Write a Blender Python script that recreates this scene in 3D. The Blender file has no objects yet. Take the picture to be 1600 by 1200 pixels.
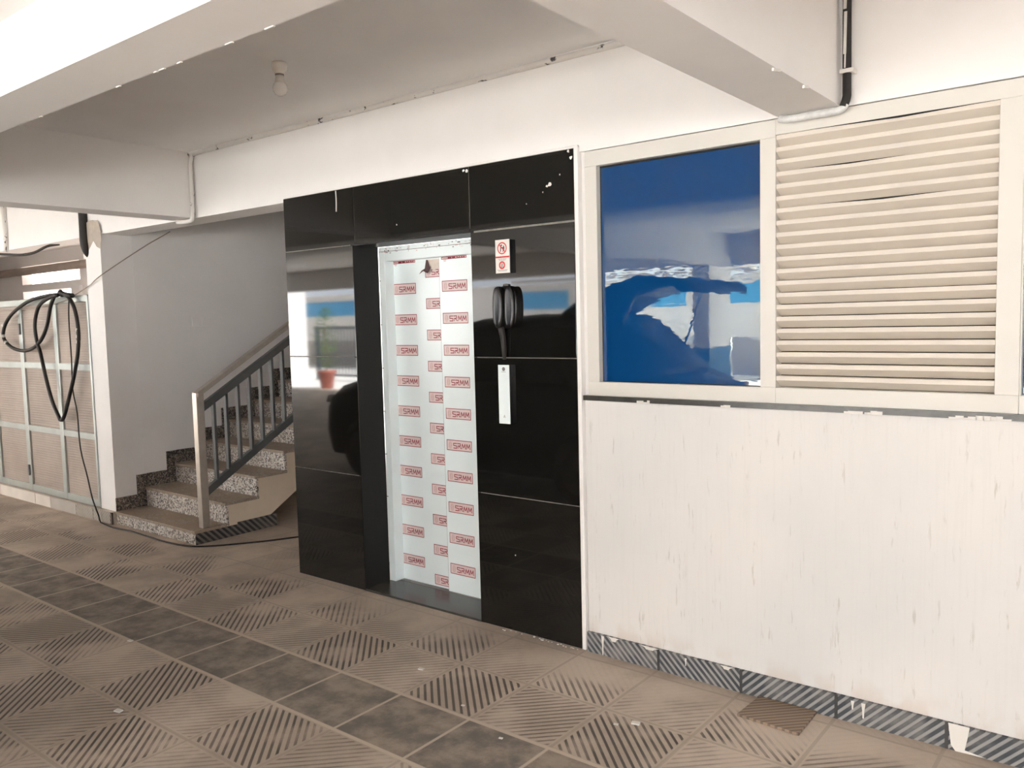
import bpy, bmesh, math, random
from mathutils import Vector, Matrix
random.seed(7)
S = bpy.context.scene
C = S.collection

# ------------------------------------------------------------------ camera
F_PX = 1302.707
cam_d = bpy.data.cameras.new('camera'); cam = bpy.data.objects.new('camera', cam_d); C.objects.link(cam)
cam_d.sensor_fit = 'HORIZONTAL'; cam_d.sensor_width = 36.0; cam_d.lens = F_PX / 1600 * 36
cam_d.clip_start = 0.05; cam_d.clip_end = 300
right = Vector((0.78451015, 0.61963989, -0.02429451))
down = Vector((0.02899683, -0.0757903, -0.99670207))
fwd = Vector((-0.61943765, 0.78121843, -0.07742585))
m = Matrix.Identity(4)
for i in range(3):
    m[i][0] = right[i]; m[i][1] = -down[i]; m[i][2] = -fwd[i]
m.translation = Vector((2.173, -3.266, 1.6))
cam.matrix_world = m
S.camera = cam

# ------------------------------------------------------------------ light
S.view_settings.view_transform = 'Standard'; S.view_settings.look = 'None'
S.view_settings.gamma = 1.0; S.view_settings.use_curve_mapping = False
S.view_settings.exposure = 1.97
S.cycles.max_bounces = 14; S.cycles.diffuse_bounces = 9; S.cycles.glossy_bounces = 6
S.cycles.sample_clamp_indirect = 12.0
w = bpy.data.worlds.new('world'); S.world = w; w.use_nodes = True
bg = w.node_tree.nodes['Background']
bg.inputs['Color'].default_value = (0.91, 0.98, 1.09, 1); bg.inputs['Strength'].default_value = 2.2
sun_d = bpy.data.lights.new('sun', 'SUN'); sun = bpy.data.objects.new('sun', sun_d); C.objects.link(sun)
sun_d.energy = 17.0; sun_d.angle = 0.009; sun_d.color = (1.0, 0.975, 0.95)
sun.rotation_euler = Vector((-0.50, 0.10, -0.85)).to_track_quat('-Z', 'Y').to_euler()
sun.location = (8, -14, 14)

# ------------------------------------------------------------------ materials
def new_mat(name):
    mt = bpy.data.materials.new(name); mt.use_nodes = True
    return mt, mt.node_tree.nodes, mt.node_tree.links, mt.node_tree.nodes['Principled BSDF']
class N:
    """tiny node builder"""
    def __init__(s, mt):
        s.nt = mt.node_tree; s.n = s.nt.nodes; s.l = s.nt.links
        s.co = s.n.new('ShaderNodeTexCoord').outputs['Object']
    def put(s, sock, v):
        if hasattr(v, 'is_output'): s.l.new(v, sock)
        else: sock.default_value = v
    def math(s, op, a, b=0.0, c=0.0, clamp=False):
        k = s.n.new('ShaderNodeMath'); k.operation = op; k.use_clamp = clamp
        s.put(k.inputs[0], a); s.put(k.inputs[1], b); s.put(k.inputs[2], c)
        return k.outputs[0]
    def sep(s, v=None):
        k = s.n.new('ShaderNodeSeparateXYZ'); s.put(k.inputs[0], v or s.co); return k.outputs
    def comb(s, x, y, z):
        k = s.n.new('ShaderNodeCombineXYZ')
        for i, v in enumerate((x, y, z)): s.put(k.inputs[i], v)
        return k.outputs[0]
    def noise(s, scale, detail=4.0, rough=0.55, vec=None, stretch=None):
        v = vec or s.co
        if stretch:
            k = s.n.new('ShaderNodeMapping'); s.put(k.inputs['Vector'], v); k.inputs['Scale'].default_value = stretch; v = k.outputs[0]
        k = s.n.new('ShaderNodeTexNoise'); s.put(k.inputs['Vector'], v)
        k.inputs['Scale'].default_value = scale; k.inputs['Detail'].default_value = detail; k.inputs['Roughness'].default_value = rough
        return k.outputs['Fac']
    def voronoi(s, scale, out='Distance'):
        k = s.n.new('ShaderNodeTexVoronoi'); s.put(k.inputs['Vector'], s.co); k.inputs['Scale'].default_value = scale
        return k.outputs[out]
    def ramp(s, v, *stops):
        k = s.n.new('ShaderNodeValToRGB'); s.put(k.inputs[0], v); e = k.color_ramp.elements
        while len(e) < len(stops): e.new(0.5)
        for i, (p, c) in enumerate(stops):
            e[i].position = p; e[i].color = (*c, 1) if len(c) == 3 else c
        return k.outputs['Color']
    def step(s, v, lo, hi):
        k = s.n.new('ShaderNodeMapRange'); k.interpolation_type = 'SMOOTHSTEP'
        s.put(k.inputs[0], v); k.inputs[1].default_value = lo; k.inputs[2].default_value = hi
        return k.outputs[0]
    def mix(s, f, a, b):
        k = s.n.new('ShaderNodeMix'); k.data_type = 'RGBA'
        s.put(k.inputs[0], f); 
        for i, v in ((6, a), (7, b)):
            if hasattr(v, 'is_output'): s.l.new(v, k.inputs[i])
            else: k.inputs[i].default_value = (*v, 1)
        return k.outputs[2]
    def bump(s, h, strength=0.3, dist=0.005):
        k = s.n.new('ShaderNodeBump'); s.put(k.inputs['Height'], h)
        k.inputs['Strength'].default_value = strength; k.inputs['Distance'].default_value = dist
        return k.outputs[0]
def plain(name, col, rough=0.5, metal=0.0, var=0.0, vscale=6.0, bump=0.0, coat=0.0, spec=0.5):
    mt, n, l, p = new_mat(name)
    p.inputs['Roughness'].default_value = rough; p.inputs['Metallic'].default_value = metal
    p.inputs['Specular IOR Level'].default_value = spec; p.inputs['Coat Weight'].default_value = coat
    b = N(mt)
    f = b.noise(vscale)
    lo = tuple(max(0, c * (1 - var)) for c in col); hi = tuple(min(1, c * (1 + var * 0.6)) for c in col)
    l.new(b.ramp(f, (0.3, lo), (0.7, hi)), p.inputs['Base Color'])
    if bump: l.new(b.bump(b.noise(vscale * 12), bump, 0.003), p.inputs['Normal'])
    return mt

PAINT = (0.845, 0.83, 0.815)
M_paint = plain('white_paint', PAINT, 0.75, var=0.035, vscale=2.2, bump=0.12)
M_cream = plain('cream_plaster', (0.66, 0.55, 0.42), 0.8, var=0.10, vscale=4, bump=0.2)
M_frame = plain('window_frame_paint', (0.66, 0.64, 0.59), 0.38, var=0.02)
M_slat = plain('louvre_paint', (0.68, 0.625, 0.55), 0.45, var=0.03)
M_dark = plain('dark_void', (0.012, 0.012, 0.012), 0.9)
M_blackpl = plain('black_plastic', (0.010, 0.010, 0.010), 0.22)
M_rubber = plain('black_rubber', (0.013, 0.010, 0.008), 0.55, var=0.3, vscale=20)
M_joint = plain('joint_grout', (0.24, 0.225, 0.20), 0.7, var=0.2, vscale=30)
M_whiteplastic = plain('white_plastic', (0.76, 0.73, 0.68), 0.35)
M_steel = plain('brushed_steel', (0.55, 0.51, 0.46), 0.32, 1.0, var=0.12, vscale=14)
M_railpaint = plain('slate_grey_paint', (0.075, 0.080, 0.080), 0.42, var=0.12)
M_alu = plain('aluminium', (0.46, 0.50, 0.485), 0.36, 0.85, var=0.10, vscale=5)
M_film = plain('pale_film', (0.84, 0.93, 0.94), 0.25, var=0.02, spec=0.8)
M_pink = plain('pale_pink_print', (0.74, 0.615, 0.595), 0.4)
M_red = plain('dark_red_print', (0.33, 0.015, 0.04), 0.4)
M_lightred = plain('faded_red_print', (0.60, 0.36, 0.36), 0.4)
M_signred = plain('sign_red', (0.60, 0.03, 0.03), 0.4)
M_signdark = plain('sign_dark', (0.09, 0.05, 0.05), 0.4)
M_greyprint = plain('grey_print', (0.22, 0.21, 0.2), 0.5)
M_torn = plain('torn_film_beige', (0.70, 0.60, 0.52), 0.55, var=0.1, vscale=40)
M_bluepaint = plain('blue_wall_paint', (0.055, 0.13, 0.20), 0.6, var=0.1)
M_bluepanel = plain('blue_panel', (0.08, 0.34, 0.62), 0.4)
M_oppwall = plain('pale_outer_wall', (0.72, 0.69, 0.66), 0.8, var=0.06, vscale=1.2)
M_oppgrey = plain('grey_outer_base', (0.36, 0.32, 0.29), 0.8, var=0.08)
M_ground = plain('sunlit_paving', (0.74, 0.72, 0.68), 0.85, var=0.12, vscale=1.5)
M_car = plain('dark_car_paint', (0.010, 0.011, 0.013), 0.40, 0.0, spec=0.12)
M_carglass = plain('car_glass', (0.012, 0.014, 0.016), 0.3, spec=0.08)
M_tyre = plain('tyre', (0.015, 0.015, 0.015), 0.8)
M_lamp = plain('headlamp_glass', (0.75, 0.76, 0.76), 0.12)
M_taillamp = plain('tail_lamp_red', (0.35, 0.02, 0.02), 0.15)
M_terra = plain('terracotta', (0.56, 0.16, 0.11), 0.6, var=0.08)
M_leaf = plain('leaf_green', (0.16, 0.30, 0.06), 0.5, var=0.3, vscale=12)
M_bark = plain('plant_stem', (0.20, 0.16, 0.08), 0.8)
M_soil = plain('soil', (0.08, 0.05, 0.03), 0.9)
M_fence = plain('fence_iron', (0.05, 0.07, 0.09), 0.5)
M_flake = plain('loose_plaster', (0.74, 0.72, 0.68), 0.9)

# tiled floor --------------------------------------------------------------
def floor_material():
    mt, n, l, p = new_mat('ribbed_parking_tiles'); b = N(mt); P_ = 0.391
    x, y, z = b.sep()
    u0 = b.math('DIVIDE', b.math('ADD', x, 0.0), P_)
    vfar = b.math('DIVIDE', b.math('ADD', y, 0.852), P_)
    vnear = b.math('DIVIDE', b.math('ADD', y, 1.229 + 4 * P_), P_)
    isfar = b.math('GREATER_THAN', y, -0.852)
    ispath = b.math('MULTIPLY', b.math('LESS_THAN', y, -0.852), b.math('GREATER_THAN', y, -1.229))
    v0 = b.math('ADD', b.math('MULTIPLY', isfar, vfar), b.math('MULTIPLY', b.math('SUBTRACT', 1.0, isfar), vnear))
    pathv = b.math('DIVIDE', b.math('ADD', y, 1.229), 0.377)
    v0 = b.math('ADD', b.math('MULTIPLY', v0, b.math('SUBTRACT', 1.0, ispath)), b.math('MULTIPLY', pathv, ispath))
    iu = b.math('FLOOR', u0); iv = b.math('FLOOR', v0)
    u = b.math('FRACT', b.math('ADD', u0, 100.0)); v = b.math('FRACT', b.math('ADD', v0, 100.0))
    par = b.math('FLOORED_MODULO', b.math('ADD', b.math('ADD', iu, iv), b.math('MULTIPLY', isfar, 0.0)), 2.0)
    # odd: ribs run along (1,-1)  -> constant u+v ; even: ribs along (1,1) -> constant u-v
    s1 = b.math('ADD', u, v); s2 = b.math('SUBTRACT', u, v)
    s = b.math('ADD', b.math('MULTIPLY', par, s1), b.math('MULTIPLY', b.math('SUBTRACT', 1.0, par), s2))
    ph = b.math('FRACT', b.math('ADD', b.math('MULTIPLY', s, 9.5), 40.0))
    groove = b.math('SUBTRACT', 1.0, b.step(b.math('ABSOLUTE', b.math('SUBTRACT', ph, 0.5)), 0.13, 0.24))
    # distance to tile edge
    du = b.math('SUBTRACT', 0.5, b.math('ABSOLUTE', b.math('SUBTRACT', u, 0.5)))
    dv = b.math('SUBTRACT', 0.5, b.math('ABSOLUTE', b.math('SUBTRACT', v, 0.5)))
    de = b.math('MINIMUM', du, dv)
    inside = b.step(de, 0.03, 0.05)
    groove = b.math('MULTIPLY', groove, inside)
    notpath = b.math('SUBTRACT', 1.0, ispath)
    groove = b.math('MULTIPLY', groove, notpath)
    # dust hides the ribs in places, mostly beside the wall
    dust = b.step(b.noise(1.3, 5.0, 0.6), 0.40, 0.62)
    near_wall = b.step(y, -0.42, -0.02)
    dust2 = b.step(b.math('ADD', b.noise(2.6, 3.0), b.math('MULTIPLY', near_wall, 0.28)), 0.44, 0.70)
    tilev = n.new('ShaderNodeTexWhiteNoise'); tilev.noise_dimensions = '2D'
    l.new(b.comb(iu, iv, 0.0), tilev.inputs['Vector'])
    tv = tilev.outputs['Value']
    vis = b.math('MULTIPLY', b.math('SUBTRACT', 1.0, b.math('MULTIPLY', dust2, 0.95)), b.math('ADD', 0.35, b.math('MULTIPLY', b.math('ADD', par, tv), 0.42)))
    groove_v = b.math('MULTIPLY', groove, b.math('MINIMUM', vis, 1.0))
    fine = b.noise(55.0, 3.0)
    base = b.ramp(b.math('ADD', b.math('MULTIPLY', dust, 0.7), b.math('MULTIPLY', fine, 0.3)),
                  (0.15, (0.42, 0.35, 0.285)), (0.85, (0.59, 0.50, 0.415)))
    base = b.mix(b.math('MULTIPLY', tv, 0.22), base, (0.29, 0.235, 0.19))
    blotch = b.step(b.noise(7.0, 6.0, 0.65), 0.35, 0.68)
    pathc = b.mix(blotch, (0.16, 0.142, 0.124), (0.34, 0.285, 0.23))
    col = b.mix(ispath, base, pathc)
    col = b.mix(groove_v, col, (0.095, 0.082, 0.07))
    joint = b.math('SUBTRACT', 1.0, b.step(de, 0.012, 0.024))
    jointcol = b.mix(ispath, (0.30, 0.25, 0.20), (0.54, 0.455, 0.37))
    col = b.mix(b.math('MULTIPLY', joint, b.math('ADD', 0.45, b.math('MULTIPLY', ispath, 0.5))), col, jointcol)
    ye = b.math('ADD', y, 1.229); ya = b.math('ADD', y, 0.852)
    edge = b.math('MINIMUM', b.math('ABSOLUTE', ye), b.math('ABSOLUTE', ya))
    col = b.mix(b.math('SUBTRACT', 1.0, b.step(edge, 0.006, 0.012)), col, (0.54, 0.455, 0.37))
    l.new(col, p.inputs['Base Color'])
    p.inputs['Roughness'].default_value = 0.72
    h = b.math('SUBTRACT', b.math('MULTIPLY', fine, 0.15), groove_v)
    l.new(b.bump(h, 0.5, 0.004), p.inputs['Normal'])
    return mt
M_floor = floor_material()

def granite_material(name, dusty):
    mt, n, l, p = new_mat(name); b = N(mt)
    v = b.voronoi(95.0, 'Color'); sx = b.sep(v)
    c = b.ramp(b.math('ADD', b.math('MULTIPLY', sx[0], 0.75), b.math('MULTIPLY', b.noise(60.0), 0.3)),
               (0.22, (0.045, 0.042, 0.042)), (0.40, (0.19, 0.17, 0.155)), (0.58, (0.55, 0.52, 0.48)), (0.85, (0.74, 0.70, 0.65)))
    d = b.step(b.noise(5.0, 5.0), 0.30, 0.65)
    if dusty: c = b.mix(b.math('ADD', 0.72, b.math('MULTIPLY', d, 0.25)), c, (0.29, 0.225, 0.165))
    else: c = b.mix(b.math('MULTIPLY', d, 0.35), c, (0.36, 0.29, 0.23))
    l.new(c, p.inputs['Base Color']); p.inputs['Roughness'].default_value = 0.6 if dusty else 0.4
    return mt
M_granite = granite_material('speckled_granite', False)
M_tread = granite_material('dusty_granite_tread', True)

def darkgranite_material():
    mt, n, l, p = new_mat('dark_speckled_granite'); b = N(mt)
    v = b.sep(b.voronoi(110.0, 'Color'))
    c = b.ramp(v[0], (0.25, (0.03, 0.026, 0.023)), (0.6, (0.14, 0.115, 0.095)), (0.9, (0.36, 0.31, 0.26)))
    l.new(c, p.inputs['Base Color']); p.inputs['Roughness'].default_value = 0.5
    return mt
M_granite_skirt = darkgranite_material()  # darker speckled granite for the stair wall skirting

def blackstone_material():
    mt, n, l, p = new_mat('polished_black_granite'); b = N(mt)
    sp = b.step(b.noise(160.0, 2.0), 0.70, 0.80)
    c = b.mix(b.math('MULTIPLY', sp, 0.10), (0.0080, 0.0078, 0.0070), (0.07, 0.065, 0.06))
    l.new(c, p.inputs['Base Color'])
    p.inputs['Roughness'].default_value = 0.035; p.inputs['IOR'].default_value = 1.52
    l.new(b.bump(b.noise(1.6, 2.0), 0.02, 0.002), p.inputs['Normal'])
    return mt
M_black = blackstone_material()
M_jamb = plain('honed_black_granite', (0.010, 0.0095, 0.009), 0.42, spec=0.25)
M_sill = plain('dark_sill_granite', (0.055, 0.053, 0.047), 0.22, var=0.3, vscale=18)

def skirting_material(name, dark, light, flip_x, pitch, axis='x', dusty=0.25):
    """diagonal ribbed skirting tile"""
    mt, n, l, p = new_mat(name); b = N(mt)
    x, y, z = b.sep(); a = x if axis == 'x' else y
    sgn = b.math('SUBTRACT', b.math('MULTIPLY', b.math('GREATER_THAN', a, flip_x), -2.0), -1.0)   # +1 before flip, -1 after
    s = b.math('ADD', a, b.math('MULTIPLY', z, sgn))
    ph = b.math('FRACT', b.math('ADD', b.math('DIVIDE', s, pitch), 500.0))
    g = b.step(b.math('ABSOLUTE', b.math('SUBTRACT', ph, 0.5)), 0.17, 0.29)
    d = b.step(b.noise(9.0, 5.0), 0.40, 0.75)
    g = b.math('MULTIPLY', g, b.math('SUBTRACT', 1.0, b.math('MULTIPLY', d, 0.25)))
    c = b.mix(g, light, dark)
    c = b.mix(b.math('MULTIPLY', d, dusty), c, (0.36, 0.33, 0.29))
    l.new(c, p.inputs['Base Color']); p.inputs['Roughness'].default_value = 0.6
    l.new(b.bump(b.math('SUBTRACT', 1.0, g), 0.6, 0.004), p.inputs['Normal'])
    return mt
M_skirt = skirting_material('grey_ribbed_skirting', (0.050, 0.058, 0.068), (0.30, 0.30, 0.295), 0.787, 0.0345)
M_skirt_pale = skirting_material('dusty_ribbed_skirting', (0.16, 0.145, 0.13), (0.50, 0.45, 0.39), 99.0, 0.032, dusty=0.5)
M_skirt_stair = skirting_material('black_ribbed_skirting', (0.020, 0.020, 0.020), (0.155, 0.14, 0.12), 99.0, 0.05, axis='y', dusty=0.12)
M_curb = plain('pale_dusty_kerb', (0.56, 0.49, 0.42), 0.8, var=0.12, vscale=5)

def stained_wall():
    mt, n, l, p = new_mat('stained_white_wall'); b = N(mt)
    x, y, z = b.sep()
    st = b.noise(1.0, 4.0, 0.6, stretch=(62.0, 62.0, 8.0))
    mask = b.noise(1.0, 3.0, 0.5, stretch=(7.0, 7.0, 3.5))
    s = b.math('MULTIPLY', b.step(st, 0.585, 0.70), b.step(mask, 0.42, 0.62))
    wash = b.step(b.noise(1.0, 3.0, 0.5, stretch=(1.6, 1.6, 1.1)), 0.35, 0.70)
    fine = b.noise(1.0, 2.0, 0.5, stretch=(90.0, 90.0, 3.0))
    c = b.mix(wash, (0.735, 0.715, 0.69), (0.665, 0.665, 0.655))
    c = b.mix(b.math('MULTIPLY', b.step(fine, 0.5, 0.7), 0.12), c, (0.60, 0.58, 0.55))
    c = b.mix(b.math('MULTIPLY', s, 0.45), c, (0.38, 0.35, 0.29))
    low = b.math('MULTIPLY', b.math('SUBTRACT', 1.0, b.step(z, 0.09, 0.20)), b.step(b.noise(1.0, 3.0, 0.5, stretch=(9.0, 9.0, 6.0)), 0.42, 0.60))
    c = b.mix(b.math('MULTIPLY', low, 0.45), c, (0.56, 0.47, 0.40))
    l.new(c, p.inputs['Base Color']); p.inputs['Roughness'].default_value = 0.72
    l.new(b.bump(b.noise(1.0, 3.0, 0.6, stretch=(40.0, 40.0, 9.0)), 0.10, 0.003), p.inputs['Normal'])
    return mt
M_stained = stained_wall()

def blue_glass():
    mt, n, l, p = new_mat('blue_reflective_glass'); b = N(mt)
    gl = n.new('ShaderNodeBsdfGlossy'); gl.inputs['Roughness'].default_value = 0.012
    gl.inputs['Color'].default_value = (0.84, 0.88, 0.74, 1)
    p.inputs['Base Color'].default_value = (0.003, 0.052, 0.185, 1); p.inputs['Roughness'].default_value = 0.4
    p.inputs['Specular IOR Level'].default_value = 0.0
    mx = n.new('ShaderNodeMixShader')
    fr = n.new('ShaderNodeFresnel'); fr.inputs['IOR'].default_value = 1.9
    l.new(b.math('ADD', b.math('MULTIPLY', fr.outputs[0], 0.55), 0.045), mx.inputs[0])
    l.new(p.outputs[0], mx.inputs[1]); l.new(gl.outputs[0], mx.inputs[2])
    wav = b.noise(1.0, 1.0, 0.5, stretch=(17.0, 17.0, 46.0))
    big = b.noise(1.0, 1.0, 0.5, stretch=(2.0, 2.0, 2.6))
    x, y, z = b.sep()
    up = b.step(z, 1.70, 1.88)
    hh = b.math('ADD', b.math('MULTIPLY', b.math('MULTIPLY', wav, b.math('ADD', 0.02, up)), 0.9), b.math('MULTIPLY', big, 0.10))
    l.new(b.bump(hh, 0.35, 0.012), gl.inputs['Normal'])
    l.new(mx.outputs[0], n['Material Output'].inputs[0])
    return mt
M_glass = blue_glass()

def sheet_material():
    mt, n, l, p = new_mat('corrugated_brown_sheet'); b = N(mt)
    x, y, z = b.sep()
    rib = b.math('SINE', b.math('MULTIPLY', z, 2 * math.pi / 0.022))
    big = b.noise(2.0, 3.0)
    c = b.ramp(big, (0.3, (0.28, 0.225, 0.19)), (0.7, (0.40, 0.335, 0.285)))
    c = b.mix(b.math('MULTIPLY', b.step(rib, 0.5, 1.0), 0.18), c, (0.62, 0.55, 0.48))
    l.new(c, p.inputs['Base Color']); p.inputs['Roughness'].default_value = 0.42
    l.new(b.bump(rib, 0.25, 0.002), p.inputs['Normal'])
    return mt
M_sheet = sheet_material()

def conduit_material():
    mt, n, l, p = new_mat('patchily_painted_conduit'); b = N(mt)
    f = b.step(b.noise(1.0, 4.0, 0.6, stretch=(14.0, 40.0, 14.0)), 0.33, 0.39)
    l.new(b.mix(f, (0.05, 0.042, 0.038), (0.70, 0.68, 0.65)), p.inputs['Base Color']); p.inputs['Roughness'].default_value = 0.6
    return mt
M_conduit = conduit_material()

# ------------------------------------------------------------------ mesh helpers
class MB:
    def __init__(s): s.bm = bmesh.new(); s.mi = 0
    def _mark(s, faces):
        for f in faces: f.material_index = s.mi
    def box(s, x0, x1, y0, y1, z0, z1):
        b = s.bm
        v = [b.verts.new(q) for q in ((x0,y0,z0),(x1,y0,z0),(x1,y1,z0),(x0,y1,z0),(x0,y0,z1),(x1,y0,z1),(x1,y1,z1),(x0,y1,z1))]
        s._mark([b.faces.new([v[i] for i in q]) for q in ((3,2,1,0),(4,5,6,7),(0,1,5,4),(1,2,6,5),(2,3,7,6),(3,0,4,7))])
        return s
    def obox(s, c, ax, ay, az):
        """box by centre and three half-axis vectors"""
        b = s.bm; c = Vector(c); ax, ay, az = Vector(ax), Vector(ay), Vector(az)
        v = [b.verts.new(c + ax*i + ay*j + az*k) for k in (-1, 1) for (i, j) in ((-1,-1),(1,-1),(1,1),(-1,1))]
        s._mark([b.faces.new([v[i] for i in q]) for q in ((3,2,1,0),(4,5,6,7),(0,1,5,4),(1,2,6,5),(2,3,7,6),(3,0,4,7))])
        return s
    def prism(s, pts, axis, a0, a1):
        """extrude polygon pts (2-D in the other two axes, cyclic order) along axis"""
        b = s.bm
        def P(p, a):
            return {'x': (a, p[0], p[1]), 'y': (p[0], a, p[1]), 'z': (p[0], p[1], a)}[axis]
        A = [b.verts.new(P(p, a0)) for p in pts]; B = [b.verts.new(P(p, a1)) for p in pts]
        fs = [b.faces.new(A), b.faces.new(B[::-1])]
        for i in range(len(pts)):
            j = (i + 1) % len(pts); fs.append(b.faces.new((A[i], B[i], B[j], A[j])))
        s._mark(fs); return s
    def tube(s, pts, r, seg=10, smooth=3, cap=True, closed=False):
        P = [Vector(p) for p in pts]
        if smooth > 1 and len(P) > 2:                                   # Catmull-Rom
            Q = []
            n = len(P); rng = range(n if closed else n - 1)
            for i in rng:
                p1, p2 = P[i], P[(i+1) % n]
                p0 = P[i-1] if (i > 0 or closed) else p1*2 - p2
                p3 = P[(i+2) % n] if (i + 2 < n or closed) else p2*2 - p1
                for k in range(smooth):
                    t = k / smooth
                    Q.append(0.5*((2*p1) + (p2-p0)*t + (2*p0-5*p1+4*p2-p3)*t*t + (3*p1-p0-3*p2+p3)*t**3))
            if not closed: Q.append(P[-1])
            P = Q
        b = s.bm; n = len(P); rings = []; up = None
        for i in range(n):
            t = (P[(i+1) % n] - P[i-1]) if (closed or 0 < i < n-1) else (P[1]-P[0] if i == 0 else P[-1]-P[-2])
            t.normalize()
            if up is None: up = t.orthogonal().normalized()
            up = (up - t * up.dot(t)).normalized(); sd = t.cross(up)
            rr = r[i] if isinstance(r, (list, tuple)) else r
            rings.append([b.verts.new(P[i] + (up*math.cos(a) + sd*math.sin(a))*rr) for a in [2*math.pi*k/seg for k in range(seg)]])
        fs = []
        for i in range(n if closed else n-1):
            A, B = rings[i], rings[(i+1) % n]
            for k in range(seg): fs.append(b.faces.new((A[k], A[(k+1) % seg], B[(k+1) % seg], B[k])))
        if cap and not closed: fs += [b.faces.new(rings[0][::-1]), b.faces.new(rings[-1])]
        for f in fs: f.smooth = True
        s._mark(fs); return s
    def lathe(s, prof, c, axis=(0,0,1), seg=24):
        """prof: list of (radius, height along axis)"""
        b = s.bm; c = Vector(c); ax = Vector(axis).normalized(); u = ax.orthogonal().normalized(); v = ax.cross(u)
        rings = [[b.verts.new(c + ax*h + (u*math.cos(a)+v*math.sin(a))*max(r, 1e-5)) for a in [2*math.pi*k/seg for k in range(seg)]] for r, h in prof]
        fs = []
        for A, B in zip(rings, rings[1:]):
            for k in range(seg): fs.append(b.faces.new((A[k], A[(k+1) % seg], B[(k+1) % seg], B[k])))
        fs += [b.faces.new(rings[0][::-1]), b.faces.new(rings[-1])]
        for f in fs: f.smooth = True
        s._mark(fs); return s
    def poly(s, pts):
        f = s.bm.faces.new([s.bm.verts.new(p) for p in pts]); s._mark([f]); return s
    def stroke(s, pts, wd, mapf):
        """flat stroke of width wd along 2-D polyline, mapf maps (u,v) to a 3-D point"""
        for (a, c) in zip(pts, pts[1:]):
            a = Vector(a); c = Vector(c); d = (c - a)
            if d.length < 1e-9: continue
            d.normalize(); q = Vector((-d.y, d.x)) * wd/2; e = d * wd * 0.35
            s.poly([mapf(p) for p in (a-e-q, c+e-q, c+e+q, a-e+q)])
        return s
    def build(s, name, mats, parent=None, origin=None, bevel=0.0, seg=2, normals=True):
        if normals: bmesh.ops.recalc_face_normals(s.bm, faces=s.bm.faces)
        me = bpy.data.meshes.new(name); s.bm.to_mesh(me); s.bm.free()
        for mt in (mats if isinstance(mats, (list, tuple)) else [mats]): me.materials.append(mt)
        o = bpy.data.objects.new(name, me); C.objects.link(o)
        pw = Vector(parent['_o']) if parent is not None else Vector((0, 0, 0))
        if origin is None: origin = pw
        origin = Vector(origin)
        me.transform(Matrix.Translation(-origin))
        if parent is not None:
            o.parent = parent; o.location = origin - pw
        else: o.location = origin
        o['_o'] = tuple(origin)
        if bevel:
            bv = o.modifiers.new('bevel', 'BEVEL'); bv.width = bevel; bv.segments = seg; bv.limit_method = 'ANGLE'
        return o
def thing(name, label, cat, loc=(0,0,0), group=None):
    o = bpy.data.objects.new(name, None); C.objects.link(o); o.location = loc; o.empty_display_size = 0.1
    o['_o'] = tuple(loc); o['label'] = label; o['category'] = cat
    if group: o['group'] = group
    return o
def tag(o, label, cat, group=None):
    o['label'] = label; o['category'] = cat
    if group: o['group'] = group
    return o
def struct(o, label=None, cat=None):
    o['kind'] = 'structure'
    if label: o['label'] = label
    if cat: o['category'] = cat
    return o
def box(*a): return MB().box(*a)

# ------------------------------------------------------------------ the setting
SLAB_X0, SLAB_X1, EDGE_Y = -16.0, 16.0, -10.0
CZ, BZ = 2.815, 2.362                      # ceiling, underside of beams
struct(box(SLAB_X0, 16, EDGE_Y, 6.0, -0.15, 0.0).build('floor', M_floor), 'dusty brown ribbed parking tiles with a strip of plain dark tiles', 'floor')
struct(MB().box(-60, 50, -60, EDGE_Y, -0.15, -0.01).box(16, 50, EDGE_Y, 30, -0.15, -0.01).box(-60, SLAB_X0, EDGE_Y, 30, -0.15, -0.01).build('ground', M_ground), 'sunlit pale paving outside the covered parking', 'ground')
struct(MB().box(SLAB_X0, SLAB_X1, EDGE_Y, 0.0, CZ, CZ+0.18).box(SLAB_X0, -4.86, 0.0, 4.0, CZ, CZ+0.18).build('ceiling', M_paint), 'grey white plastered ceiling slab over the parking', 'ceiling')
# beam over the lift wall
struct(box(SLAB_X0, SLAB_X1, 0.015, 0.24, BZ, CZ+0.1).build('trim_1', M_paint), 'white ceiling beam running above the lift and windows', 'beam')
struct(box(-3.46, -3.235, EDGE_Y, 0.015, BZ, CZ+0.1).build('trim_2', M_paint), 'white cross beam ending above the staircase', 'beam')
struct(box(-14, SLAB_X1, -2.108, -1.91, BZ, CZ+0.1).build('trim_3', M_paint), 'wide white beam running across upper left of the ceiling', 'beam')
struct(box(-14, SLAB_X1, -4.4, -2.108, 2.588, CZ+0.1).build('trim_6', M_paint), 'lowered white ceiling slab in front of the wide beam', 'ceiling')
struct(box(0.935, 1.175, EDGE_Y, 0.015, BZ+0.003, CZ+0.1).build('trim_4', M_paint), 'white cross beam ending above the louvred vent', 'beam')
struct(MB().box(SLAB_X0, SLAB_X1, -9.25, -9.0, BZ, CZ+0.1).build('trim_5', M_paint), 'white beam along the outer edge of the parking', 'beam')
struct(box(3.0, SLAB_X1, EDGE_Y, EDGE_Y+0.15, 0.0, 0.6).build('wall_edge_blocker', M_paint), 'added low blocker cutting daylight at the outer parking edge', 'wall')  # added out of view to cut daylight on the right side
struct(box(SLAB_X0, -7.66, 0.05, 0.24, 0.0, BZ).build('wall_service_blocker', M_paint), 'added unseen wall shutting daylight out of the service room', 'wall')  # added out of view so the service room is lit only through its slots
struct(box(SLAB_X0-0.2, SLAB_X0, -8.4, 4.9, 0.0, 3.0).build('wall_left_blocker', M_paint), 'added unseen wall blocking light from the far left end', 'wall')  # added out of view to darken the partition side
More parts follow.
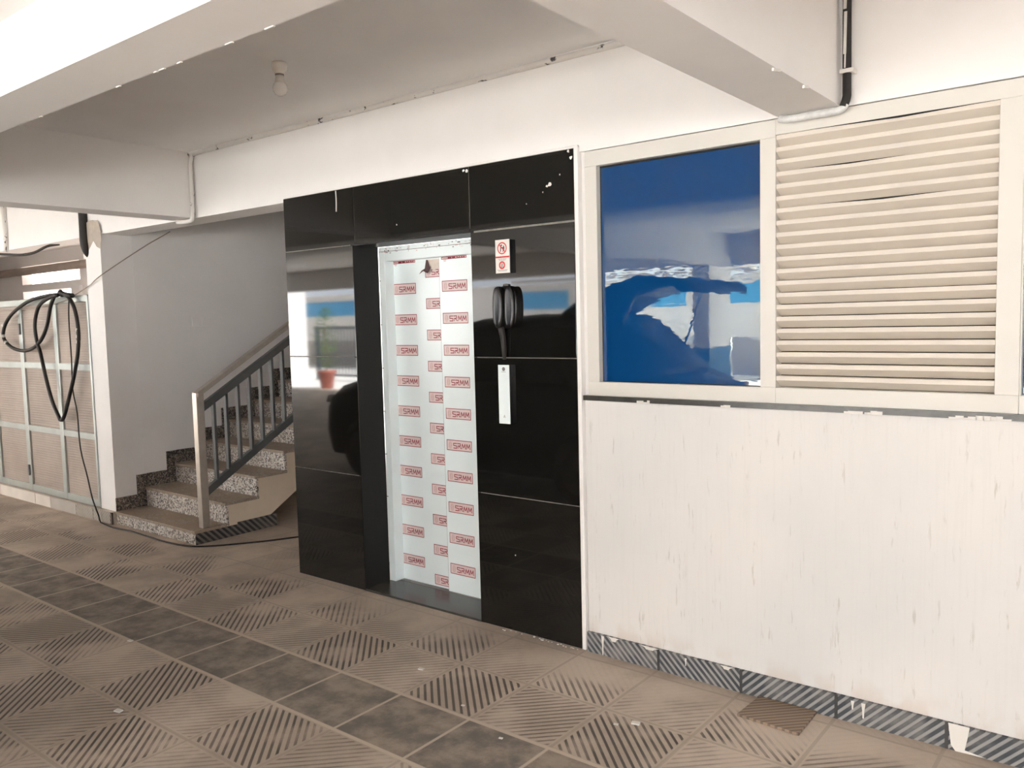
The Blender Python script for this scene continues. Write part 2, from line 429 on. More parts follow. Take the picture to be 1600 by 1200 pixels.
# column left of the stairs and stairwell walls
struct(box(-4.86, -4.602, 0.0, 0.26, 0.10, BZ+0.02).build('trim_7', M_paint), 'narrow white column between mesh partition and stairs', 'column')
struct(box(-4.86, -4.60, 0.26, 3.7, 0.0, 4.3).build('wall_left', M_paint), 'plain white stairwell wall beside the granite steps', 'wall')
struct(MB().box(-4.6, -2.21, 3.55, 3.7, 0.0, 4.3).build('wall_back', M_paint), 'white wall at the back of the stairwell', 'wall')
struct(box(15.8, 16.0, EDGE_Y, 0.2, 0.0, CZ+0.1).build('wall_right_blocker', M_paint), 'added unseen wall blocking light from the right end', 'wall')  # added out of view to hold back light from the right
struct(MB().box(-2.21, -2.06, 0.06, 3.7, 0.0, 4.3).box(-2.06, 0.0, 0.5, 0.6, 0, 2.4).build('wall_shaft', M_paint), 'lift shaft wall beside the stairwell', 'wall')
struct(MB().box(-4.86, -2.06, 0.24, 3.7, 4.3, 4.4).box(-4.86, -2.06, 0.06, 0.24, CZ+0.1, 4.4).build('wall_stair_sunblock', M_paint), 'added unseen cover keeping sun out of the stairwell', 'ceiling')  # unseen roof and upper wall added to stop sun leaking onto the stairs
# lower wall and small white returns round the window
wl = MB().box(0.012, 16.0, 0.008, 0.2, 0.0, 1.213)
struct(wl.build('wall_right', M_stained, bevel=0.004), 'stained white wall below the windows right of the lift', 'wall')
struct(MB().box(-0.02, 0.06, 0.035, 0.2, 1.213, BZ+0.01).box(3.0, 16.0, 0.01, 0.2, 1.213, BZ+0.01).build('wall_window_edge', M_paint), 'white wall strip between black lift cladding and window', 'wall')
# dark granite ledge under the window
mb = MB().box(0.012, 3.0, -0.006, 0.2, 1.213, 1.236)
o = struct(mb.build('trim_8', M_sill), 'thin dark granite ledge under the window frame', 'ledge')
fl = MB(); rnd = random.Random(3)
for (a, b_) in ((0.30, 0.36), (1.20, 1.26), (1.275, 1.33), (1.56, 1.74), (0.70, 0.73)):
    x = a
    while x < b_:
        wd = rnd.uniform(0.012, 0.03); fl.box(x, x+wd, -0.0085, 0.0, 1.2115, 1.2115+rnd.uniform(0.006, 0.016)); x += wd*0.9
fl.build('plaster_smear', M_flake, o)
# skirting
struct(MB().box(0.012, 16.0, -0.006, 0.01, 0.0, 0.098).build('baseboard_right', M_skirt), 'grey diagonal ribbed skirting tiles under the stained wall', 'skirting')
sk = bpy.data.objects['baseboard_right']
jm = MB()
for x in (0.394, 0.785, 1.177, 1.57): jm.box(x-0.006, x+0.006, -0.0075, 0.0, 0.0, 0.098)
jm.build('tile_joint', plain('dark_joint', (0.05, 0.05, 0.05), 0.7), sk)
sm = MB(); rnd = random.Random(11)
sm.poly([(x, -0.0085, z) for x, z in ((1.575, 0.1), (1.645, 0.1), (1.637, 0.05), (1.63, 0.012), (1.70, 0.003), (1.60, 0.0), (1.585, 0.02))])
for x, zt, zb, wd in ((0.10, 0.095, 0.002, 0.008), (0.53, 0.09, 0.055, 0.005), (1.24, 0.09, 0.055, 0.007), (1.28, 0.09, 0.03, 0.008), (0.72, 0.1, 0.085, 0.03), (0.35, 0.1, 0.085, 0.05), (0.16, 0.1, 0.08, 0.03)):
    sm.poly([(x-wd, -0.0085, zt), (x+wd, -0.0085, zt), (x+wd*0.5, -0.0085, (zt+zb)/2), (x+wd*0.35, -0.0085, zb), (x-wd*0.35, -0.0085, zb), (x-wd*0.5, -0.0085, (zt+zb)/2)])
sm.build('paint_drip', M_flake, sk)
# kerb under the partition with its skirting
struct(MB().box(-13, -4.602, -0.035, 0.26, 0.0, 0.10).build('baseboard_left', [M_curb]), 'low pale kerb under the mesh partition and column', 'kerb')
kb = bpy.data.objects['baseboard_left']
for a, b_ in ((-5.24, -4.935), (-4.925, -4.63)):
    box(a, b_, -0.041, -0.035, 0.0, 0.098).build('ribbed_tile', M_skirt_pale, kb)
for a, b_ in ((-6.85, -6.07), (-6.06, -5.75)):
    box(a, b_, -0.041, -0.035, 0.0, 0.098).build('plain_tile', plain('pale_tile', (0.60, 0.55, 0.49), 0.7, var=0.08), kb)
box(-5.74, -5.25, -0.041, -0.035, 0.0, 0.098).build('plain_tile', plain('grey_tile', (0.42, 0.385, 0.345), 0.7, var=0.08), kb)
box(-4.628, -4.602, -0.044, -0.03, 0.0, 0.098).build('dark_tile', plain('brown_tile', (0.10, 0.08, 0.065), 0.7), kb)

# service room beyond the partition
struct(MB().box(-16.5, -10.2, 2.45, 2.6, 2.62, CZ).box(-16.5, -12.35, 2.45, 2.6, 0, 2.62).box(-12.35, -10.35, 2.45, 2.6, 2.225, 2.335).box(-10.35, -9.0, 2.45, 2.6, 0, 2.62).box(-12.35, -10.35, 2.45, 2.6, 0, 2.07).box(-10.55, -10.3, 2.40, 2.6, 2.07, 2.25).build('wall_far', M_paint), 'plastered wall with slots beyond the mesh partition', 'wall')
struct(MB().box(-18, -6, 4.9, 5.1, 0, 3.6).build('wall_yard', M_oppgrey), 'pale yard wall seen through slots beyond the partition', 'wall')
tag(MB().tube([(-15, 2.34, 2.53), (-9.5, 2.34, 2.53)], 0.06, 14).build('drain_pipe', plain('grey_brown_pvc', (0.33, 0.28, 0.245), 0.55, var=0.1)), 'fat grey drain pipe running above the mesh partition', 'pipe')

# ------------------------------------------------------------------ lift surround in polished black granite
LX0, LX1, NX0, NX1, NT, LT = -2.205, -0.022, -1.573, -0.665, 2.047, 2.382
ls = thing('lift_surround', 'polished black granite cladding around the lift doorway', 'cladding', (-1.1, 0.0, 0.0))
# recessed backing that shows as pale joint lines
MB().box(LX0+0.003, NX0-0.004, 0.004, 0.05, 0, LT).box(NX1+0.004, LX1, 0.004, 0.05, 0, LT).box(NX0-0.004, NX1+0.004, 0.004, 0.05, NT+0.004, LT).build('joint_backing', M_joint, ls)
g = 0.0022
def slab(x0, x1, z0, z1): box(x0+g, x1-g, 0.0, 0.02, z0+g, z1-g).build('granite_slab', M_black, ls, bevel=0.0012, seg=1)
for z0, z1 in ((0.0, 0.695), (0.695, 1.40), (1.40, NT+0.005)): slab(LX0, NX0, z0, z1)
for z0, z1 in ((0.0, 0.70), (0.70, 1.408), (1.408, NT)): slab(NX1, LX1, z0, z1)
for x0, x1 in ((LX0, -1.553), (-1.553, -0.668), (-0.668, LX1)): slab(x0, x1, NT+0.005, LT)
box(NX0-0.02, NX0, 0.0025, 0.1980, 0.0, NT).build('jamb_slab', M_jamb, ls)
box(NX1, NX1+0.02, 0.0025, 0.1980, 0.0, NT).build('jamb_slab', M_jamb, ls)
box(NX0-0.02, NX1+0.02, 0.0025, 0.1980, NT, NT+0.02).build('head_slab', M_jamb, ls)
e = MB().box(LX1, 0.0, -0.001, 0.05, 0.0, LT+0.012).box(LX0, 0.0, 0.001, 0.03, LT, LT+0.012)
e.build('plaster_edge', M_paint, ls, bevel=0.003, seg=1)
# paint runs and chips on the stone
ch = MB()
MB().tube([(-1.70, -0.001, 2.375), (-1.698, -0.001, 2.31), (-1.702, -0.001, 2.255)], [0.004]*7, 6).build('paint_run', M_flake, ls)
rnd = random.Random(5)
for x, z, r in ((-0.16, 2.23, 0.012), (-0.175, 2.225, 0.007), (-0.10, 2.27, 0.004), (-1.20, 2.135, 0.006), (-0.30, 2.155, 0.004), (-0.2, 2.20, 0.004), (-0.05, 2.37, 0.008), (-0.035, 2.34, 0.010), (-0.68, 2.36, 0.010), (-0.70, 2.365, 0.008), (-0.42, 0.40, 0.004)):
    pts = [(x + r*rnd.uniform(.6, 1.3)*math.cos(a), -0.0012, z + r*rnd.uniform(.5, 1.1)*math.sin(a)) for a in [k*math.pi/3.5 for k in range(7)]]
    MB().poly(pts).build('paint_fleck', M_flake, ls)
tag(box(NX0, NX1, 0.0, 0.34, 0.0, 0.012).build('lift_sill', M_sill), 'dark grey granite threshold slab below the lift doors', 'threshold')

# ------------------------------------------------------------------ lift doors with printed protective film
ld = thing('lift_door', 'closed steel lift doors wrapped in pale film with red stamps', 'door', (-1.12, 0.25, 0.012))
fr = MB().box(NX0, -1.522, 0.2, 0.34, 0.0125, NT).box(-0.72, NX1, 0.2, 0.34, 0.0125, NT).box(-1.522, -0.72, 0.2, 0.34, 1.962, NT)
frame = fr.build('door_frame', M_film, ld, bevel=0.003)
fp = MB(); rnd = random.Random(21)
for k in range(70):
    x = -1.56 + rnd.random()*0.80; cl = min(abs(x+1.54), abs(x+1.20)*1.2, abs(x+0.85))
    if cl > 0.16: continue
    z = 2.035 - rnd.random()*0.03; wd = rnd.uniform(0.004, 0.022); h = rnd.uniform(0.0015, 0.006)
    if rnd.random() < 0.3: wd, h = 0.002, rnd.uniform(0.01, 0.025)
    fp.mi = 0 if rnd.random() < 0.5 else 1
    fp.poly([(x, 0.1993, z), (x+wd, 0.1993, z), (x+wd, 0.1993, z+h), (x, 0.1993, z+h)])
fp.mi = 1
fp.box(-1.57, -0.70, 0.1992, 0.2, 2.018, 2.0205)
for k in range(6): fp.box(-1.5735, -1.562, 0.1988, 0.2, 1.845-0.262*k, 1.850-0.262*k)
fp.build('print_residue', [M_lightred, M_signdark], frame)

def letters():
    """S R M M in squared slanting strokes, unit height, returns list of polylines and the total width"""
    Sg = [(0.60, 1.0), (0.0, 1.0), (0.0, 0.55), (0.60, 0.46), (0.60, 0.0), (0.0, 0.0)]
    Rg = [(0.75, 1.0), (1.32, 1.0), (1.34, 0.55), (0.86, 0.50), (0.86, 0.0)]
    R2 = [(1.04, 0.50), (1.40, 0.0)]
    def M(o): return [(o, 0.0), (o+0.12, 1.0), (o+0.36, 0.22), (o+0.62, 1.0), (o+0.70, 0.0)]
    return [Sg, Rg, R2, M(1.58), M(2.44)], 3.20
GL, GW = letters()
def stamp(mb, x0, x1, zt, h, y, xcut=None, zcut=None):
    """one red-framed stamp, material 0 film, 1 pink, 2 red, 3 faded"""
    def cl(x, z): return (min(x, xcut) if xcut is not None else x, max(z, zcut) if zcut is not None else z)
    def rect(a, b_, c, d, yy, mi):
        (a, c), (b_, d) = cl(a, c), cl(b_, d)
        if b_ - a < 1e-5 or d - c < 1e-5: return
        mb.mi = mi; mb.poly([(a, yy, c), (b_, yy, c), (b_, yy, d), (a, yy, d)])
    zb = zt - h; t = 0.0038
    rect(x0, x1, zb, zt, y-0.0003, 1)
    for a, b_, c, d in ((x0, x1, zt-t, zt), (x0, x1, zb, zb+t), (x0, x0+t, zb, zt), (x1-t, x1, zb, zt)): rect(a, b_, c, d, y-0.0006, 2)
    # oval emblem of stacked bars
    W = x1 - x0; ex, ez = x0 + 0.145*W, (zt+zb)/2
    mb.mi = 3
    for k in range(-4, 5):
        zz = ez + k*0.0046; hw = 0.013*math.sqrt(max(0.05, 1-(k/4.9)**2))
        for q in (-1, 1):
            rect(ex + (q*hw*0.55) - hw*0.42, ex + (q*hw*0.55) + hw*0.42, zz-0.0014, zz+0.0014, y-0.0006, 3)
    # lettering
    lh = h*0.44; lx = x0 + 0.275*W; sc = (0.665*W)/GW; lz = ez - lh/2 - 0.002
    for pl in GL:
        for a, b_ in zip(pl, pl[1:]):
            A = Vector((lx + a[0]*sc, lz + a[1]*lh)); B = Vector((lx + b_[0]*sc, lz + b_[1]*lh))
            if xcut is not None:
                if A.x > xcut and B.x > xcut: continue
                if B.x > xcut: B = A + (B-A)*((xcut-A.x)/(B.x-A.x))
                if A.x > xcut: A = B + (A-B)*((xcut-B.x)/(A.x-B.x))
            if zcut is not None:
                if A.y < zcut and B.y < zcut: continue
                if B.y < zcut: B = A + (B-A)*((zcut-A.y)/(B.y-A.y))
                if A.y < zcut: A = B + (A-B)*((zcut-B.y)/(A.y-B.y))
            mb.mi = 2; mb.stroke([A, B], 0.0048, lambda p: (p.x, y-0.0006, p.y))
PRINTS = [M_film, M_pink, M_red, M_lightred]
pl_ = box(-1.53, -1.10, 0.272, 0.292, 0.014, 1.97).build('door_panel', M_film, ld)
mb = MB()
for k in range(-1, 11): stamp(mb, -1.530, -1.338, 1.8275 - 0.1836*k, 0.063, 0.2718, zcut=0.0145) if k >= 0 else stamp(mb, -1.53, -1.338, 1.9625, 0.015, 0.2718)
for k in range(0, 11): stamp(mb, -1.258, -1.066, 1.9160 - 0.1828*k, 0.062, 0.2718, xcut=-1.1285, zcut=0.0145)
mb.build('stamp_print', PRINTS, pl_, normals=False)
tn = MB(); tn.mi = 0
tn.poly([(x, 0.2706, z) for x, z in ((-1.235, 1.957), (-1.132, 1.957), (-1.132, 1.91), (-1.165, 1.902), (-1.19, 1.886), (-1.21, 1.915))])
tn.mi = 1
tn.poly([(x, y, z) for x, y, z in ((-1.245, 0.268, 1.957), (-1.232, 0.268, 1.955), (-1.205, 0.262, 1.905), (-1.222, 0.258, 1.880), (-1.236, 0.262, 1.879), (-1.258, 0.256, 1.892), (-1.290, 0.25, 1.873), (-1.270, 0.255, 1.896), (-1.252, 0.262, 1.906))])
tn.build('torn_film', [M_torn, M_signdark], pl_, normals=False)
pr_ = box(-1.1255, -0.70, 0.250, 0.270, 0.014, 1.97).build('door_panel', M_film, ld)
mb = MB()
stamp(mb, -1.107, -0.915, 1.962, 0.014, 0.2498)
for k in range(0, 11): stamp(mb, -1.107, -0.915, 1.8280 - 0.1824*k, 0.062, 0.2498, zcut=0.0145)
mb.build('stamp_print', PRINTS, pr_, normals=False)
box(-1.1275, -1.1255, 0.2505, 0.2715, 0.014, 1.962).build('seam_edge', M_greyprint, pr_)
box(-1.53, -0.72, 0.24, 0.30, 0.012, 0.0142).build('door_track', M_greyprint, ld)

# ------------------------------------------------------------------ things fixed on the lift surround
sg = thing('warning_sign', 'small white sign with red prohibition symbol above the black handset', 'sign', (-0.437, 0.0, 1.83))
box(-0.480, -0.392, -0.022, -0.0005, 1.829, 1.992).build('backing_box', M_blackpl, sg)
box(-0.481, -0.393, -0.026, -0.022, 1.829, 1.993).build('sign_face', M_whiteplastic, sg)
pr = MB(); Y = -0.0265
def ring(mb, cx, cz, r0, r1, n=24):
    for k in range(n):
        a, b_ = 2*math.pi*k/n, 2*math.pi*(k+1)/n
        mb.poly([(cx+r0*math.cos(a), Y, cz+r0*math.sin(a)), (cx+r1*math.cos(a), Y, cz+r1*math.sin(a)), (cx+r1*math.cos(b_), Y, cz+r1*math.sin(b_)), (cx+r0*math.cos(b_), Y, cz+r0*math.sin(b_))])
fl2 = lambda p: (p.x, Y+0.0002, p.y)
pr.mi = 0; ring(pr, -0.438, 1.951, 0.024, 0.030)
pr.stroke([(-0.457, 1.970), (-0.419, 1.932)], 0.005, lambda p: (p.x, Y-0.0003, p.y))
pr.mi = 1
for a, b_, wd in (((-0.448, 1.936), (-0.446, 1.956), 0.006), ((-0.446, 1.956), (-0.430, 1.952), 0.006), ((-0.432, 1.934), (-0.428, 1.962), 0.005), ((-0.444, 1.964), (-0.441, 1.966), 0.008), ((-0.425, 1.938), (-0.425, 1.958), 0.004)):
    pr.stroke([a, b_], wd, fl2)
pr.mi = 0; pr.poly([(-0.481, Y, 1.904), (-0.393, Y, 1.904), (-0.393, Y, 1.912), (-0.481, Y, 1.912)])
ring(pr, -0.440, 1.868, 0.012, 0.020, 20)
pr.mi = 1
for k in range(3): pr.stroke([(-0.446+0.006*k, 1.858), (-0.446+0.006*k, 1.876)], 0.003, fl2)
pr.mi = 2
for zz, a, b_ in ((1.897, -0.463, -0.412), (1.891, -0.458, -0.417), (1.843, -0.470, -0.405), (1.838, -0.463, -0.410)):
    x = a
    while x < b_: pr.poly([(x, Y, zz), (x+0.004, Y, zz), (x+0.004, Y, zz+0.003), (x, Y, zz+0.003)]); x += 0.006
pr.build('sign_print', [M_signred, M_signdark, M_greyprint], sg, normals=False)

# handset hanging on its cradle
hs = thing('intercom_handset', 'glossy black telephone handset hanging beside the lift door', 'telephone', (-0.43, 0.0, 1.66))
def capsule(cx, cz, hw, hh, y0, y1, n=40, ex=3.2):
    """rounded super-ellipse block with domed front"""
    b = bmesh.new(); rings = []
    for f, yy in ((1.0, y0), (1.0, y0+(y1-y0)*0.55), (0.93, y0+(y1-y0)*0.82), (0.78, y0+(y1-y0)*0.95), (0.4, y1)):
        rings.append([b.verts.new((cx + f*hw*math.copysign(abs(math.cos(a))**(2/ex), math.cos(a)), yy, cz + (hh-(1-f)*hw)*math.copysign(abs(math.sin(a))**(2/ex), math.sin(a)))) for a in [2*math.pi*k/n for k in range(n)]])
    for A, B in zip(rings, rings[1:]):
        for k in range(n): b.faces.new((A[k], A[(k+1) % n], B[(k+1) % n], B[k]))
    b.faces.new(rings[-1]); b.faces.new(rings[0][::-1])
    for f in b.faces: f.smooth = True
    mb = MB(); mb.bm.free(); mb.bm = b; return mb
capsule(-0.428, 1.660, 0.068, 0.106, -0.0005, -0.028, ex=2.8).build('cradle', M_blackpl, hs)
capsule(-0.457, 1.660, 0.031, 0.104, -0.026, -0.060, ex=2.5).build('handset', M_blackpl, hs)
capsule(-0.394, 1.660, 0.031, 0.103, -0.026, -0.046, ex=2.5).build('faceplate', M_blackpl, hs)
MB().tube([(-0.455, -0.03, 1.562), (-0.452, -0.018, 1.50), (-0.449, -0.016, 1.44), (-0.452, -0.012, 1.40)], [0.016, 0.016, 0.015, 0.014, 0.0135, 0.013, 0.012, 0.011, 0.010, 0.009], 10).build('cord_sleeve', M_rubber, hs)
capsule(-0.435, 1.770, 0.012, 0.006, -0.002, -0.02).build('hook', M_steel, hs)

cp = thing('lift_call_panel', 'tall narrow pale lift call plate below the handset', 'call panel', (-0.448, 0.0, 1.08))
box(-0.480, -0.408, -0.020, -0.0005, 1.078, 1.371).build('back_box', M_blackpl, cp)
box(-0.486, -0.415, -0.024, -0.020, 1.076, 1.373).build('face_plate', M_film, cp, bevel=0.002)
pn = MB(); Y = -0.0245
pn.mi = 0; ring(pn, -0.449, 1.352, 0.004, 0.010, 18)
pn.stroke([(-0.463, 1.338), (-0.437, 1.338)], 0.002, lambda p: (p.x, Y, p.y))
pn.build('call_symbol', [M_greyprint], cp, normals=False); pn = MB()
pn.stroke([(-0.455, 1.107), (-0.450, 1.120), (-0.445, 1.107)], 0.002, lambda p: (p.x, Y, p.y))
pn.stroke([(-0.453, 1.111), (-0.447, 1.111)], 0.0015, lambda p: (p.x, Y, p.y))
pn.build('arrow_symbol', [M_greyprint], cp, normals=False)
MB().lathe([(0.008, 0), (0.008, 0.002), (0.005, 0.003)], (-0.449, -0.0243, 1.352), (0, -1, 0), 16).build('indicator', M_greyprint, cp)

# ------------------------------------------------------------------ windows and louvred vent
def pane(x0, x1, z0, z1, parent):
    return box(x0, x1, 0.045, 0.052, z0, z1).build('glass_pane', M_glass, parent)
FY0, FY1 = 0.012, 0.075
w1 = thing('window_1', 'blue reflective glass window in a cream frame beside the lift', 'window', (0.48, 0.04, 1.24)); struct(w1)
MB().box(0.030, 0.927, FY0, FY1, 1.236, 1.300).box(0.030, 0.927, FY0, FY1, 2.288, 2.357).box(0.030, 0.093, FY0, FY1, 1.300, 2.288).box(0.863, 0.927, FY0, FY1, 1.300, 2.288).build('window_frame', M_frame, w1, bevel=0.0012, seg=1)
pane(0.088, 0.868, 1.295, 2.293, w1)
gk = MB().box(0.093, 0.863, 0.0435, 0.0455, 2.279, 2.288).box(0.093, 0.097, 0.0435, 0.0455, 1.3, 2.288).box(0.093, 0.863, 0.0435, 0.0455, 1.300, 1.303)
gk.build('gasket', M_blackpl, w1)
box(0.05, 2.9, 0.12, 0.14, 1.24, 2.36).build('dark_backing', M_dark, w1)  # black sheet standing in for the unlit space behind
lv = thing('louvred_vent', 'cream horizontal louvre panel between the two blue windows', 'vent', (1.31, 0.04, 1.24))
MB().box(0.9272, 1.770, FY0, FY1, 1.236, 1.300).box(0.9272, 1.770, FY0, FY1, 2.297, 2.357).box(1.697, 1.770, FY0, FY1, 1.300, 2.297).build('vent_frame', M_frame, lv, bevel=0.0012, seg=1)
sl = MB(); NS = 21; pit = (2.297-1.300)/NS
for k in range(NS):
    z = 1.300 + pit*(k + 0.5); dx = 0.0
    # tilted blade: top edge set back, lower edge forward with a small lip
    bow = 0.006 if k in (20,) else 0.0
    h = pit/2
    prof = [(0.018, z+h-0.001), (0.016, z+h-0.018), (0.020, z+h-0.0205), (0.060, z-h+0.002), (0.068, z-h+0.002), (0.068, z+h-0.001)]
    sl.prism(prof, 'x', 0.928, 1.697)
sl.build('slats', M_slat, lv)
gp = MB()
for zt, x0, x1, th in ((2.297, 1.08, 1.68, 0.007), (2.297-3*pit, 1.02, 1.40, 0.0045), (2.297-6*pit, 1.10, 1.55, 0.006)):
    gp = MB().prism([(x0, zt), ((x0+x1)/2, zt-th), (x1, zt)], 'y', 0.0135, 0.0165); gp.build('slat_gap_shade', M_dark, lv)  # thin dark wedges laid on as the shade of open slat gaps
w2 = thing('window_2', 'second blue window cut off at the right edge of the photo', 'window', (2.2, 0.04, 1.24)); struct(w2)
MB().box(1.7705, 2.80, FY0, FY1, 1.236, 1.300).box(1.7705, 2.80, FY0, FY1, 2.288, 2.357).box(2.72, 2.80, FY0, FY1, 1.300, 2.288).box(1.7705, 1.776, FY0, FY1, 1.300, 2.288).build('window_frame', M_frame, w2, bevel=0.0012, seg=1)
pane(1.772, 2.73, 1.295, 2.293, w2)

# ------------------------------------------------------------------ stairs
st = thing('staircase', 'speckled granite stairs climbing beside the white wall', 'stairs', (-4.0, 0.0, 0.0))
SX0, SX1 = -4.60, -3.415
tops = [0.105] + [0.105 + 0.161*(k) for k in range(1, 13)]
yr = [-0.005] + [0.255 + 0.2745*k for k in range(0, 13)]
for k in range(12):
    y0, y1 = yr[k], yr[k+1]; z0 = tops[k-1] if k else 0.0; z1 = tops[k]
    r = box(SX0+0.002, SX1, y0, y0+0.02, z0+0.0005, z1-0.022)
    r.build('riser', M_granite, st)
    # tread with thin overhanging nosing
    box(SX0+0.002, SX1+0.006, y0-0.010, y1+0.021, z1-0.022, z1).build('tread', M_tread, st, bevel=0.003)
    box(SX0+0.001, SX0+0.014, y0-0.001+0.02*(k > 0), y1+0.018, z1, z1+0.112 if k else z1+0.108).build('wall_skirting', M_granite_skirt, st)
    if k: box(SX0+0.001, SX0+0.014, y0-0.075, y0+0.03, z0+0.10, z1+0.110).build('wall_skirting', M_granite_skirt, st)
# waist slab with plastered side
prof = [(0.02, 0.0), (0.66, 0.0), (0.66, 0.098)]
prof = [(0.015, 0.001), (0.655, 0.001), (0.655, 0.099), (3.4, 1.70), (3.4, tops[11]-0.03)]
for k in range(11, -1, -1):
    prof.append((yr[k]+0.02, tops[k]-0.0225))
    if k: prof.append((yr[k]+0.02, tops[k-1]-0.0225))
MB().prism(prof, 'x', SX0+0.003, SX1-0.004).build('stringer', M_cream, st)
for y0, y1 in ((-0.005, 0.345), (0.350, 0.705)):
    box(SX1-0.004, SX1+0.004, y0, y1, 0.0, 0.083 if y1 < 0.4 else 0.098).build('skirting_tile', M_skirt_stair, st)
box(SX1-0.02, SX1+0.003, 0.66, 0.705, 0.0, 0.098).build('skirting_tile', M_skirt_stair, st)

# railing
rl = thing('stair_railing', 'grey steel balustrade with steel newel post on the stairs', 'railing', (-3.45, 0.1, 0.105))
RX0, RX1 = -3.49, -3.432
slope = 0.1610/0.2745
MB().box(RX0, RX1, 0.070, 0.132, 0.105, 1.118).build('newel_post', M_steel, rl, bevel=0.004)
def rail(mb, x0, x1, y0, y1, z0, th, sl_=slope):
    """sheared bar: centre height z0 at y0"""
    dz = (y1-y0)*sl_; h = th/2*math.sqrt(1+sl_*sl_)
    return mb.prism([(y0, z0-h), (y1, z0+dz-h), (y1, z0+dz+h), (y0, z0+h)], 'x', x0, x1)
rail(MB(), RX0-0.004, RX1+0.004, 0.080, 3.2, 1.098, 0.036).build('handrail', M_steel, rl, bevel=0.006)
rail(MB(), RX0+0.010, RX1-0.006, 0.132, 3.2, 1.005, 0.055).build('top_rail', M_railpaint, rl, bevel=0.003)
rail(MB(), RX0+0.010, RX1-0.006, 0.132, 3.2, 0.372, 0.055).build('bottom_rail', M_railpaint, rl, bevel=0.003)
for k in range(28):
    y = 0.222 + 0.1055*k
    if y > 3.1: break
    zb = 0.372 + (y-0.132)*slope; zt = 1.005 + (y-0.132)*slope
    box(RX0+0.013, RX1-0.010, y-0.010, y+0.010, zb, zt).build('baluster', M_railpaint, rl)
# electrical cover on the stairwell wall
ec = thing('switch_cover', 'small painted-over switch box cover on the stairwell wall', 'switch cover', (-4.6, 0.845, 1.61))
box(-4.6, -4.588, 0.762, 0.932, 1.606, 1.690).build('cover_plate', M_paint, ec, bevel=0.003)
box(-4.588, -4.586, 0.845, 0.925, 1.615, 1.682).build('rocker', M_paint, ec, bevel=0.002)
# loose skirting-sized tile lying by the wall
tl = MB(); a0, a1 = 0.855, 1.104
tl.prism([(a0, -0.212), (a1+0.004, -0.228), (a1, -0.010), (a0+0.012, -0.010)], 'z', 0.0, 0.011)
def loose_mat():
    mt, n, l, p = new_mat('loose_ribbed_tile'); b = N(mt); x, y, z = b.sep()
    ph = b.math('FRACT', b.math('ADD', b.math('DIVIDE', b.math('ADD', x, b.math('MULTIPLY', y, -1.0)), 0.031), 50.0))
    gq = b.step(b.math('ABSOLUTE', b.math('SUBTRACT', ph, 0.5)), 0.24, 0.36)
    l.new(b.mix(b.math('MULTIPLY', gq, 0.75), (0.30, 0.225, 0.165), (0.12, 0.09, 0.07)), p.inputs['Base Color'])
    p.inputs['Roughness'].default_value = 0.75
    return mt
tag(tl.build('floor_tile', loose_mat(), bevel=0.002), 'loose brown ribbed tile lying on the floor against the skirting', 'tile')

# ------------------------------------------------------------------ partition of aluminium frames
pt = thing('mesh_partition', 'aluminium framed partition with brown sheet panels left of the column', 'partition', (-6.0, 0.0, 0.10))
fr = MB(); Y0, Y1 = -0.012, 0.028
for x, wd in ((-7.62, 0.03), (-6.90, 0.03), (-6.215, 0.038), (-5.492, 0.034), (-4.874, 0.012)): fr.box(x-wd, x+wd, Y0, Y1, 0.105, 1.885)
for z0, z1 in ((0.105, 0.165), (0.672, 0.728), (1.256, 1.314), (1.832, 1.888)): fr.box(-7.62, -4.865, Y0+0.002, Y1-0.002, z0, z1)
fr.build('frame', M_alu, pt, bevel=0.003)
for x0, x1 in ((-7.59, -6.93), (-6.87, -6.253), (-6.177, -5.526), (-5.458, -4.886)):
    for z0, z1 in ((0.165, 0.672), (0.728, 1.256), (1.314, 1.832)):
        box(x0, x1, 0.006, 0.012, z0, z1).build('sheet_panel', M_sheet, pt)
        MB().box(x1-0.010, x1, -0.006, 0.006, z0, z1).build('panel_gasket', M_dark, pt)
for z in (1.62, 0.30): box(-6.232, -6.204, -0.026, -0.012, z-0.05, z+0.05).build('hinge', M_greyprint, pt)

# cables ---------------------------------------------------------------
hz = thing('cable_coil', 'thick black cable coiled in loops hanging before the partition', 'cable', (-5.21, -0.05, 1.90))
def yy(k, n, a, b_): return a + (b_-a)*k/(n-1)
H1 = [(-5.209, 1.897), (-5.429, 1.905), (-5.794, 1.879), (-6.076, 1.818), (-6.318, 1.73), (-6.454, 1.619), (-6.455, 1.528), (-6.279, 1.45), (-6.03, 1.421), (-5.823, 1.445), (-5.641, 1.514), (-5.495, 1.636), (-5.395, 1.799), (-5.308, 1.884)]
H2 = [(-5.209, 1.897), (-5.434, 1.872), (-5.622, 1.806), (-5.722, 1.667), (-5.718, 1.525), (-5.659, 1.4), (-5.589, 1.186), (-5.504, 0.991), (-5.399, 0.856), (-5.366, 0.824), (-5.3, 0.861), (-5.147, 1.088), (-5.022, 1.308), (-4.965, 1.469), (-4.954, 1.628), (-5.002, 1.778), (-5.094, 1.871), (-5.19, 1.907)]
MB().tube([(x, yy(i, len(H1), -0.05, -0.08), z) for i, (x, z) in enumerate(H1)], 0.0155, 10, 4).build('wide_loop', M_rubber, hz)
MB().tube([(x, yy(i, len(H2), -0.085, -0.05), z) for i, (x, z) in enumerate(H2)], 0.0155, 10, 4).build('long_loop', M_rubber, hz)
MB().tube([(-5.24, -0.060, 1.915), (-5.20, -0.070, 1.925), (-5.16, -0.085, 1.915), (-5.12, -0.07, 1.90), (-5.02, -0.055, 1.885)], 0.020, 10, 4).build('binding', M_rubber, hz)
